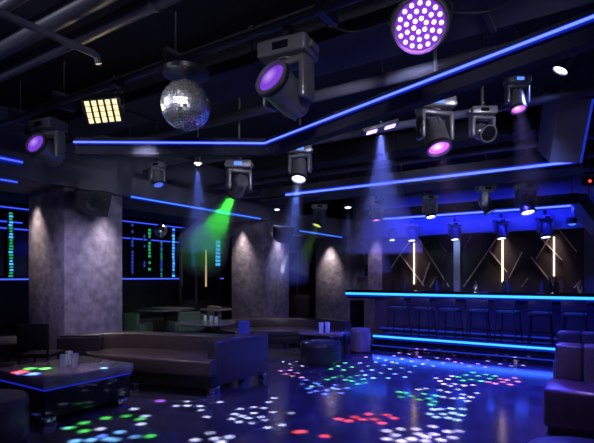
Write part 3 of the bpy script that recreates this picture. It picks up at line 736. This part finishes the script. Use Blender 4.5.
tube(b, crom([s1, s1*.9+Vector((0, .05, .12)), mid, s2*.9+Vector((0, .05, .12)), s2], 24), .010, 8); O('bracket', b, M_black, t)
b = NB(); cyl(b, mid, (mid.x, mid.y, (3.75-p.z)/.9), .015); O('drop_pole', b, M_rail, t)
LPAR = p; NPAR = n

p = PY(103.5, 111, RY-.20)
t = T('blinder_light', 'warm white blinder lamp with rows of lit cells on the front rail', 'stage light', tuple(p), scale=.86)
n = (Vector((-.35, -.1, 1.0))-Vector(p)).normalized(); n = (n+Vector((0, -.15, -.05))).normalized()
Q = (n.to_track_quat('Z', 'Y').to_matrix() @ Matrix.Rotation(math.radians(9), 3, 'Z')).to_euler()
q = Q.to_matrix()
b = NB(); box(b, (-.19, -.125, -.07), (.19, .125, .0), .012); box(b, (-.205, -.03, -.06), (.205, .03, -.02), .008); O('housing', b, M_black, t, rot=Q)
for k in range(5):
    b = NB()
    for j in range(4): box(b, (-.165+k*.068, -.11+j*.056, .0), (-.165+k*.068+.044, -.11+j*.056+.049, .008))
    O('lamp_row', b, E_warm, t, rot=Q, smooth=False)
b = NB(); tube(b, [q@Vector((-.205, 0, -.04)), q@Vector((-.215, .16, -.10)), q@Vector((.215, .16, -.10)), q@Vector((.205, 0, -.04))], .009, 8)
O('yoke', b, M_black, t)
b = NB(); w_ = q@Vector((0, .16, -.10)); cyl(b, w_, (0, .18, (RZ_-p.z)/.86-.02), .014); box(b, (-.04, .12, (RZ_-p.z)/.86-.06), (.04, .24, (RZ_-p.z)/.86-.002), .008); O('clamp', b, M_black, t)
PBL, NBL = p, n

p = PD(381, 130, 4.95)
t = T('violet_bar_light', 'slim lamp with two violet white lens pads pouring down a wide hazy beam', 'stage light', tuple(p), YAW)
b = NB(); box(b, (-.20, -.05, .012), (.20, .05, .06), .012); O('housing', b, M_black, t, rot=(0, math.radians(-16), 0))
for x in (-.10, .10):
    b = NB(); box(b, (x-.055, -.045, -.004), (x+.055, .035, .014), .006); O('lens_pad', b, em('violet_pad', (.42, .24, 1), 4.0), t, rot=(0, math.radians(-16), 0))
b = NB(); cyl(b, (0, 0, .05), (0, 0, 3.75-p.z), .012); O('drop_pole', b, M_rail, t)
PUV = p

p = PD(560, 71, 4.3); tail = PD(588, 54, 4.25); ax = (p-tail).normalized()
t = T('can_spotlight', 'bright can spotlight with a glowing oval lens beside the tilted ceiling panel', 'stage light', tuple(p))
ax2 = Vector((ax.x*.55, ax.y*.55, -.8)).normalized(); Qc = ax2.to_track_quat('Z', 'Y').to_euler()
b = NB(); lathe(b, [(0, -.36), (.04, -.36), (.048, -.32), (.055, -.05), (.072, .0), (.066, .0), (.06, -.02), (0, -.02)], 28); O('can', b, M_hous, t, rot=Qc)
b = NB(); lathe(b, [(0, -.004), (.062, -.012)], 28); O('lens', b, em('bluewhite_lens', (.5, .55, 1), 6), t, rot=Qc)
b = NB(); cyl(b, (.02, .02, .2), (.02, .02, 3.75-p.z), .012); O('drop_pole', b, M_rail, t)
PCAN, ACAN = p, ax2

def downlight(label, px, py, z, m, r=.055, top=3.75):
    p = PZ(px, py, z)
    t = T('ceiling_downlight', label, 'lamp', tuple(p), group='small ceiling downlights')
    b = NB(); lathe(b, [(0, .10), (r*.9, .10), (r, .08), (r, -.01), (r*.9, -.01), (r*.88, .01), (0, .01)], 24); O('can', b, M_black, t)
    b = NB(); lathe(b, [(0, -.035), (r*.35, -.031), (r*.65, -.018), (r*.86, .004)], 24); O('lens', b, m, t)
    b = NB(); cyl(b, (0, 0, .1), (0, 0, top-p.z), .008); O('drop_pole', b, M_rail, t)
    return p
D1 = downlight('blue white downlight behind the angled canopy, with its own hazy beam', 198, 162.5, 2.8, E_white)
D2 = downlight('faint downlight beside the speaker on the second column', 277, 209, 2.95, E_white, .07)
D3 = downlight('bright downlight over the booth sofa end', 348, 207, 2.95, E_white, .09)
D4 = downlight('small downlight over the bottle niche', 366, 228, 2.75, E_white, .06)
D5 = downlight('bright downlight at the end of the bar fascia', 572, 223.5, 2.4, E_sky, .09)
# ring sensor and red indicator
p = PD(550.5, 114.5, 5.75)
t = T('ring_sensor', 'small pale ring shaped sensor hanging above the middle strip', 'sensor', tuple(p))
b = NB(); lathe(b, [(.035, -.012), (.052, -.012), (.056, 0), (.052, .012), (.035, .012), (.032, 0), (.035, -.012)], 24); O('ring', b, M_acryl, t, rot=(math.radians(60), 0, YAW))
b = NB(); cyl(b, (0, 0, .05), (0, 0, 3.75-p.z), .008); O('stem', b, M_rail, t)
p = PD(590, 181, 6.5)
t = T('alarm_box', 'small dark box with a red indicator beneath the tilted ceiling panel', 'alarm', tuple(p), YAW)
b = NB(); box(b, (-.09, .0, -.06), (.09, .06, .06), .008); O('body', b, M_black, t)
b = NB(); lathe(b, [(0, .012), (.018, .008), (.022, 0)], 14); O('indicator', b, E_red, t, rot=(PI/2, 0, 0))
b = NB(); cyl(b, (0, .03, .05), (0, .03, 3.75-p.z), .01); O('stem', b, M_rail, t)

# ------------------------------------------------------------------ speakers on the columns
def speaker(label, c, rot, s):
    t = T('wall_speaker', label, 'speaker', c, 0, scale=s); t.rotation_euler = rot
    f = [(-.25, .18), (.27, .18), (.21, -.18), (-.06, -.18), (-.24, -.06)]
    b = NB(); A = [b.verts.new((x, -.12, z)) for x, z in f]; B = [b.verts.new((x*.8, .14, z)) for x, z in f]
    for k in range(5): b.faces.new([A[k], A[(k+1) % 5], B[(k+1) % 5], B[k]])
    b.faces.new(A); b.faces.new(B[::-1]); O('cabinet', b, M_plastic, t, smooth=False)
    b = NB(); A = [b.verts.new((x*.9, -.135, z*.9)) for x, z in f]; B = [b.verts.new((x*.9, -.119, z*.9)) for x, z in f]
    for k in range(5): b.faces.new([A[k], A[(k+1) % 5], B[(k+1) % 5], B[k]])
    b.faces.new(A); b.faces.new(B[::-1]); gr = O('grille', b, M_mesh, t, smooth=False)
    b = NB(); lathe(b, [(.0, -.012), (.05, .0), (.095, .012), (.11, .006), (.11, .0)], 28); O('woofer_cone', b, M_hous2, gr, loc=(.0, -.136, .0), rot=(PI/2, 0, 0))
    b = NB(); lathe(b, [(.0, .008), (.03, .0)], 20); O('tweeter', b, M_hous2, gr, loc=(.16, -.136, .06), rot=(PI/2, 0, 0))
    b = NB(); box(b, (-.03, .12, -.03), (.03, .34, .03)); box(b, (-.08, .33, -.08), (.08, .35, .08)); O('bracket', b, M_black, t)
    return t
M_hous2 = mat('speaker_cone', (.04, .04, .055), .5)
TI = math.radians(14)
p = PD(92, 203, 6.95); speaker('black wedge speaker mounted high on the first column', tuple(p), (TI, 0, math.radians(60)), 1.0)
p = PD(281, 234, 9.9); speaker('black speaker mounted high on the second column', tuple(p), (TI, 0, math.radians(60)), .95)
p = PD(299, 240, 10.6); speaker('small black speaker beneath the bulkhead beside the third column', tuple(p), (TI, 0, math.radians(62)), .50)

# ------------------------------------------------------------------ lights of the place and added fill lamps
WARM = (1, .84, .74)
def wash(px_face, loc, W, col=WARM, deg=58):
    spot('column_wash', loc, (loc[0], loc[1], 0), W*5, col, deg+8, 1, .06)
wash(0, (-7.40, 3.80, 2.72), 16, (1, .82, .70)); wash(0, (-6.42, 4.60, 2.72), 20, (.95, .85, .95))
wash(0, (-7.35, 8.76, 2.74), 20); wash(0, (-6.46, 9.42, 2.74), 22, (.85, .80, 1))
wash(0, (-6.22, 11.14, 2.48), 26, (1, .82, .74)); wash(0, (-4.98, 11.40, 2.60), 12, (.65, .55, 1))
for k in (1, 3, 4):                                     # small heads over the warm tubes
    c, d = heads['b%d' % k]
for x in (414, 502.5, 554):
    p = PY(x, 240, 11.30); spot('panel_wash', (p.x, 11.30, 2.75), (p.x, 11.44, 0), 85, (1, .70, .64), 44, .8, .02)  # added spots above the tubes, spreading warm glow over the panels
spot('pilaster_wash', (PILX, 11.25, 2.75), (PILX, 11.38, 0), 70, (.35, .5, 1), 40, .8, .02)

# haze: beams
def haze(name, label, apex, d, deg, L, dens, r0=.05):
    b = NB(); d = Vector(d).normalized(); h = math.radians(deg/2)
    n_ = 32; prof = [(0, 0), (r0, 0), (r0+L*math.tan(h), L), (0, L)]
    lathe(b, prof, n_, Matrix.Translation(apex) @ d.to_track_quat('Z', 'Y').to_matrix().to_4x4())
    m = bpy.data.materials.get('haze_%g' % dens)
    if not m:
        m = bpy.data.materials.new('haze_%g' % dens); m.use_nodes = True; nt = m.node_tree; nt.nodes.clear()
        o_ = nt.nodes.new('ShaderNodeOutputMaterial'); v = nt.nodes.new('ShaderNodeVolumeScatter')
        v.inputs['Color'].default_value = (1, 1, 1, 1); v.inputs['Density'].default_value = dens; v.inputs['Anisotropy'].default_value = .2
        nt.links.new(v.outputs[0], o_.inputs['Volume'])
    o = O(name, b, m); tag(o, label, 'haze', kind='stuff'); return o
def beam(key, label, W, col, deg, L, dens=.12, c=None, d=None):
    if c is None: c, d = heads[key]
    c = Vector(c)+Vector(d)*.012
    spot('beam_lamp', c, c+Vector(d), W, col, deg, .35, .02)
    haze('beam_haze', label, c+Vector(d)*.01, d, deg*1.02, L, dens)
# green beam aims down and away to the lounge
beam('green', 'green lit haze below the green moving head', 460, (.04, 1, .03), 25, 1.7, .95)
beam('white', 'pale blue haze below the cold white moving head', 170, (.12, .20, 1), 20, 1.3, .4)
beam('yel', 'faint green haze below the yellow green moving head', 30, (.35, 1, .15), 18, 1.0, .7)
beam('far1', 'faint violet haze below the pink far moving head', 45, (.40, .2, 1), 18, 1.0, .35)
beam('mag', 'faint mauve haze below the magenta moving head', 40, (.6, .3, 1), 20, .9, .08)
beam('mag2', 'faint mauve haze below the smaller magenta moving head', 40, (.6, .3, 1), 16, .9, .08)
beam(None, 'blue hazy beam below the downlight behind the angled canopy', 130, (.12, .2, 1), 22, 1.0, .4, D1+Vector((0, 0, -.04)), (0.05, -.05, -1))
beam(None, 'wide blue hazy beam below the slim violet lamp', 170, (.13, .18, 1), 32, 1.25, .4, PUV+Vector((0, 0, -.03)), (0.02, 0, -1))
beam(None, 'faint blue haze below the downlight over the booth sofa end', 45, (.12, .2, 1), 26, .9, .3, D3+Vector((0, 0, -.04)), (0, 0, -1))

# lamps at modelled fixtures that wash the floor and room blue / violet
BLUE = (.12, .16, 1)
spot('par_wash', LPAR+NPAR*.06, LPAR+NPAR+Vector((-.9, 1.2, -1.2)), 60, (.45, .14, 1), 120, .8, .1)
spot('can_wash', PCAN+ACAN*.03, PCAN+Vector((-.35, .1, -1)), 110, (.22, .26, 1), 110, .9, .06)
for k in ('far2', 'far3', 'far4'):
    c, d = heads[k]; spot('head_wash', c+d*.02, c+d+Vector((0, -.2, 0)), 330, (.04, .05, 1), 110, .9, .05)
spot('blinder_wash', PBL+NBL*.04, PBL+NBL, 12, (1, .8, .5), 120, .9, .1)

def area(name, loc, to, sx, sy, W, col):
    l = bpy.data.lights.new(name, 'AREA'); l.shape = 'RECTANGLE'; l.size = sx; l.size_y = sy; l.energy = W; l.color = col
    o = bpy.data.objects.new(name, l); C.objects.link(o); o.location = loc
    o.rotation_euler = (Vector(to)-Vector(loc)).to_track_quat('-Z', 'Y').to_euler(); return o
area('fascia_strip_boost', (-2.2, 9.47, 2.66), (-2.2, 9.9, 2.45), 3.6, .03, 40, (.012, .022, 1))  # added area lamp boosting the strip's blue on the fascia
area('counter_strip_boost', (-2.0, 9.77, .88), (-2.0, 10.0, .35), 5.5, .03, 3.5, (.012, .02, 1))  # added area lamp lifting the blue on the bar front
area('counter_edge_boost', (-2.0, 9.70, 1.03), (-2.0, 8.6, 0), 5.5, .03, 7, (.012, .03, 1))  # added area lamp carrying the counter edge's blue forward
area('deck_strip_boost', (-1.5, 8.98, .20), (-1.5, 8.2, 0), 4.9, .03, 8, (.02, .05, 1))  # added area lamp boosting the deck strip's blue on the floor
# added overhead spots, no fixtures, brightening the seats, tables and lounge
for x, y, z, W, c in ((-5.5, 3.8, 2.75, 30, (1, .80, .72)), (-4.7, 3.5, 2.75, 30, (.95, .8, .95)), (-5.9, 7.8, 2.75, 60, (.95, .75, .9)), (-4.4, 7.2, 2.75, 24, (.4, .3, 1)), (-4.9, 2.7, 2.75, 42, (.9, .85, 1)), (-.2, 5.0, 2.75, 40, (.65, .45, 1)),
                      (-8.3, 7.4, 2.85, 40, (1, .85, .8)), (-5.9, 6.1, 2.75, 25, (.8, .8, 1))):
    spot('seat_fill', (x, y, z), (x, y, 0), W*2.0, c, 74, .8, .04)
pb = Vector(bc); spot('ball_fill', (-2.4, -.9, 3.35), pb, 420, (.95, .95, 1), 6.2, .1, .05); spot('ball_fill', (-.8, -.6, 2.6), pb, 420, (.95, .95, 1), 5.6, .1, .05); spot('ball_fill', (-4.6, 1.0, 3.2), pb, 260, (.8, .85, 1), 9.5, .1, .05)  # added spots, no fixtures, brightening the big mirror ball
spot('violet_wash', (-3.6, 6.4, 2.8), (-4.0, 8.6, .3), 160, (.55, .2, 1), 50, .7, .05)
spot('violet_wash', (-2.2, 6.2, 2.6), (-.3, 5.4, .5), 200, (.6, .12, 1), 30, .7, .05)
spot('column_fill', (-5.3, 3.3, 2.6), (-6.7, 4.5, 1.2), 95, (.62, .55, 1), 60, .9, .1)  # added lavender fill on the first column, no fixture
spot('column_fill', (-5.6, 7.9, 2.6), (-6.7, 9.4, 1.2), 95, (.62, .55, 1), 60, .9, .1)  # added lavender fill on the second column, no fixture
for x, y in ((-3.0, 6.0), (-1.2, 5.0), (-1.0, 7.6), (-2.4, 8.0)): spot('floor_fill', (x, y, 2.6), (x, y, 0), 420, (.04, .035, 1), 125, .9, .1)  # added deep blue fill over the dance floor, no fixtures
spot('floor_fill', (-3.4, 3.9, 2.6), (-3.4, 3.7, 0), 70, (.10, .10, 1), 120, .9, .1)  # added weaker blue floor fill, no fixture
# added unseen spots behind the viewer and over the canopy, brightening the ceiling fixtures
spot('ceiling_fill', (.6, -1.0, 3.3), (-2.2, 3.0, 2.98), 260, (.82, .80, 1), 56, .6, .08)
spot('ceiling_fill', (-4.6, .2, 3.2), (-3.4, 2.8, 3.0), 70, (.75, .75, 1), 70, .7, .08)
spot('ceiling_fill', (-1.2, 3.4, 3.2), (-2.6, 8.4, 2.85), 150, (.6, .65, 1), 42, .7, .08)
spot('ceiling_fill', (-1.4, 3.75, 3.2), (-3.5, 4.8, 2.75), 75, (.8, .8, 1), 60, .7, .08)
spot('ceiling_fill', (.5, 3.2, 3.1), (-1.1, 4.2, 2.72), 75, (.8, .78, 1), 60, .7, .08)
spot('ceiling_fill', (-3.6, 2.9, 2.6), (-6.6, 6.0, 2.9), 60, (.7, .7, 1), 50, .8, .08)
# ---- gobo: dots of light thrown onto the floor
W_, R_, G_, B_, CY_, PK_, PU_ = (.66, .74, 1), (1, .07, .06), (.10, 1, .10), (.10, .22, 1), (.20, .60, 1), (1, .35, .75), (.55, .12, 1)
def px(l, col, r=.045, z=0.): return [(x, y, col, r, z) for x, y in l]
gobos = {}
gobos['A'] = ((-2.7, 4.15, 2.85), px([(176, 406), (187, 401.5), (187, 405.5), (200, 406), (201, 410), (207, 417), (220, 402), (240, 409), (235, 414), (232, 419), (239, 422), (248, 418), (242, 416), (254, 413), (254, 407), (264, 408), (269, 402), (274, 398), (261, 417), (265, 420), (273, 412), (291, 413), (282, 425), (268, 427.5), (252, 423)], W_, .042)
    + px([(210, 433), (195, 440), (215, 438.5), (229, 437), (221, 442)], W_, .05) + px([(160, 401)], PU_, .06))
gobos['B'] = ((-3.3, 3.2, 3.0), px([(106, 418), (84, 423), (84, 431), (126, 416), (150, 436), (140, 419), (70, 428)], G_, .055) + px([(120, 432), (135, 437), (115, 440), (91, 440), (75, 441), (108, 439)], CY_, .055)
    + px([(141, 424), (145, 416), (134, 409), (100, 429)], W_, .05) + px([(102, 436)], B_, .05))
gobos['C'] = ((-3.2, 5.6, 2.9), px([(302, 384), (309, 388.5), (315, 383), (310, 392.5), (320, 386), (327, 390), (335, 385), (338, 389), (325, 394), (316, 391), (306, 380), (341, 393), (347, 388)], B_, .042) + px([(318, 384), (333, 388), (312, 386.5)], CY_, .04)
    + px([(327, 379.5), (334, 377.5), (341, 376), (352, 381), (358, 384), (350, 377), (363, 379), (357, 375.5), (345, 380), (366, 383)], G_, .042)
    + px([(286, 374), (292, 376), (297, 373), (302, 377.5), (281, 371), (290, 370)], PK_, .04) + px([(283, 362), (290, 364), (297, 361.5), (305, 363), (312, 361), (302, 366), (292, 367)], W_, .03))
gobos['D'] = ((-2.6, 7.3, 2.8), px([(360, 363), (368, 366), (376, 362), (384, 365), (372, 370), (390, 369), (362, 371), (397, 363), (381, 373), (395, 374), (402, 368), (410, 372), (365, 375), (388, 378), (405, 377), (415, 366), (373, 378)], CY_, .035)
    + px([(378, 358), (386, 360), (394, 356), (402, 359), (412, 361), (420, 357), (428, 360), (437, 358), (399, 353), (409, 354), (423, 364), (433, 366), (366, 357), (443, 363), (392, 362)], (.85, .70, 1), .032)
    + px([(417, 354), (426, 354.5), (448, 359), (455, 362), (440, 355)], PK_, .032) + px([(345, 363), (338, 366), (352, 367), (331, 369), (344, 370)], G_, .035))
gobos['E'] = ((-1.9, 5.2, 2.9), px([(399, 392), (406, 393), (411, 396), (401, 397), (419, 399.5), (429, 398.5), (435, 401.5), (431, 404.5), (436, 395.5), (424, 394)], G_, .045)
    + px([(419, 389.5), (426, 388.5), (443, 397), (448, 392), (453, 398.5), (463, 394.5), (471, 397), (458, 389.5), (467, 401), (450, 386), (440, 390), (477, 393), (462, 398)], W_, .042)
    + px([(430, 414), (436, 417), (443, 414), (448, 418), (453, 413), (461, 415), (441, 409), (463, 409), (451, 408.5), (434, 409.5), (457, 420)], (.45, .75, 1), .045))
gobos['F'] = ((-1.5, 7.2, 2.8), px([(458, 377), (466, 375), (473, 372.5), (478, 376), (486, 374.5), (490, 378.5), (471, 379.5), (481, 381), (463, 380.5), (495, 376)], G_, .042)
    + px([(488, 382), (495, 383.5), (503, 382), (510, 384.5), (518, 381.5), (515, 378), (500, 379), (507, 380)], (1, .25, .35), .042) + px([(440, 381), (448, 379), (444, 384), (455, 384), (436, 378), (464, 385.5), (452, 376), (473, 385)], (.95, .80, 1), .038)
    + px([(500, 364), (508, 361), (516, 363), (523, 365.5), (511, 366), (530, 362.5), (497, 360), (488, 361)], (.8, .6, 1), .032) + px([(470, 366), (478, 364), (485, 367), (462, 363)], PK_, .032))
gobos['G'] = ((-2.6, 3.9, 2.6), px([(339, 419), (355, 417), (369, 414), (362, 419.5), (374, 419), (382, 423), (394, 418), (325, 436), (302, 431.5), (349, 421), (387, 415)], R_, .05)
    + px([(297, 432)], R_, .05))
gobos['H'] = ((-.9, 4.4, 2.8), px([(387, 431), (401, 429), (416, 429), (387, 439), (401, 441), (419, 434), (433, 426.5), (426, 436.5), (448, 431.5), (453, 437.5), (434, 434), (412, 439), (441, 440), (395, 435), (460, 431), (426, 441)], (.82, .74, 1), .05))
gobos['T'] = ((-4.6, 2.75, 3.0), px([(20, 372)], R_, .07, .47) + px([(30, 368.5), (45, 368.5)], G_, .055, .47) + px([(12, 375), (33, 374)], B_, .06, .47) + px([(66, 378), (104, 368)], CY_, .035, .47))
GOBO_W = 9000.
def gobo(key, L, dots, k=1.):
    l = bpy.data.lights.new('dot_projector_lamp', 'SPOT'); l.energy = GOBO_W*k; l.spot_size = math.radians(150); l.spot_blend = 0; l.shadow_soft_size = .01
    o = bpy.data.objects.new('dot_projector_lamp', l); C.objects.link(o); o.location = L
    l.use_nodes = True; nt = l.node_tree; nt.nodes.clear()
    out = nt.nodes.new('ShaderNodeOutputLight'); e = nt.nodes.new('ShaderNodeEmission'); tc = nt.nodes.new('ShaderNodeTexCoord')
    sp = nt.nodes.new('ShaderNodeSeparateXYZ'); nt.links.new(tc.outputs['Normal'], sp.inputs[0])
    cb = nt.nodes.new('ShaderNodeCombineXYZ')
    for i, ax_ in enumerate('XY'):
        dv = nt.nodes.new('ShaderNodeMath'); dv.operation = 'DIVIDE'; nt.links.new(sp.outputs[ax_], dv.inputs[0]); nt.links.new(sp.outputs['Z'], dv.inputs[1])
        nt.links.new(dv.outputs[0], cb.inputs[i])
    acc = None
    for x, y, col, r, z in dots:
        p = PZ(x, y, z); hh = L[2]-z; u, v = -(p.x-L[0])/hh, -(p.y-L[1])/hh
        boost = (1+u*u+v*v)**2
        d = nt.nodes.new('ShaderNodeVectorMath'); d.operation = 'DISTANCE'; d.inputs[1].default_value = (u, v, 0); nt.links.new(cb.outputs[0], d.inputs[0])
        mr = nt.nodes.new('ShaderNodeMapRange'); mr.interpolation_type = 'SMOOTHSTEP'
        mr.inputs['From Min'].default_value = r/hh*.2; mr.inputs['From Max'].default_value = r/hh*1.45; mr.inputs['To Min'].default_value = boost*random.uniform(.75, 1.2); mr.inputs['To Max'].default_value = 0
        nt.links.new(d.outputs['Value'], mr.inputs['Value'])
        ma = nt.nodes.new('ShaderNodeVectorMath'); ma.operation = 'MULTIPLY_ADD'; ma.inputs[0].default_value = col
        nt.links.new(mr.outputs['Result'], ma.inputs[1])
        if acc is None: ma.inputs[2].default_value = (0, 0, 0)
        else: nt.links.new(acc, ma.inputs[2])
        acc = ma.outputs[0]
    nt.links.new(acc, e.inputs['Color']); e.inputs['Strength'].default_value = 1
    nt.links.new(e.outputs[0], out.inputs[0])
for k, (L, dots) in gobos.items(): gobo(k, L, dots, {'C': 1.6, 'D': 2.6, 'E': 1.4, 'F': 2.0, 'H': 1.2}.get(k, 1.))

# ------------------------------------------------------------------ world and view
w = bpy.data.worlds.new('world'); sc.world = w; w.use_nodes = True
w.node_tree.nodes['Background'].inputs['Color'].default_value = (.11, .11, .27, 1); w.node_tree.nodes['Background'].inputs['Strength'].default_value = .28
sc.view_settings.view_transform = 'Standard'; sc.view_settings.look = 'None'; sc.view_settings.gamma = 1; sc.view_settings.exposure = 0
sc.view_settings.use_curve_mapping = False
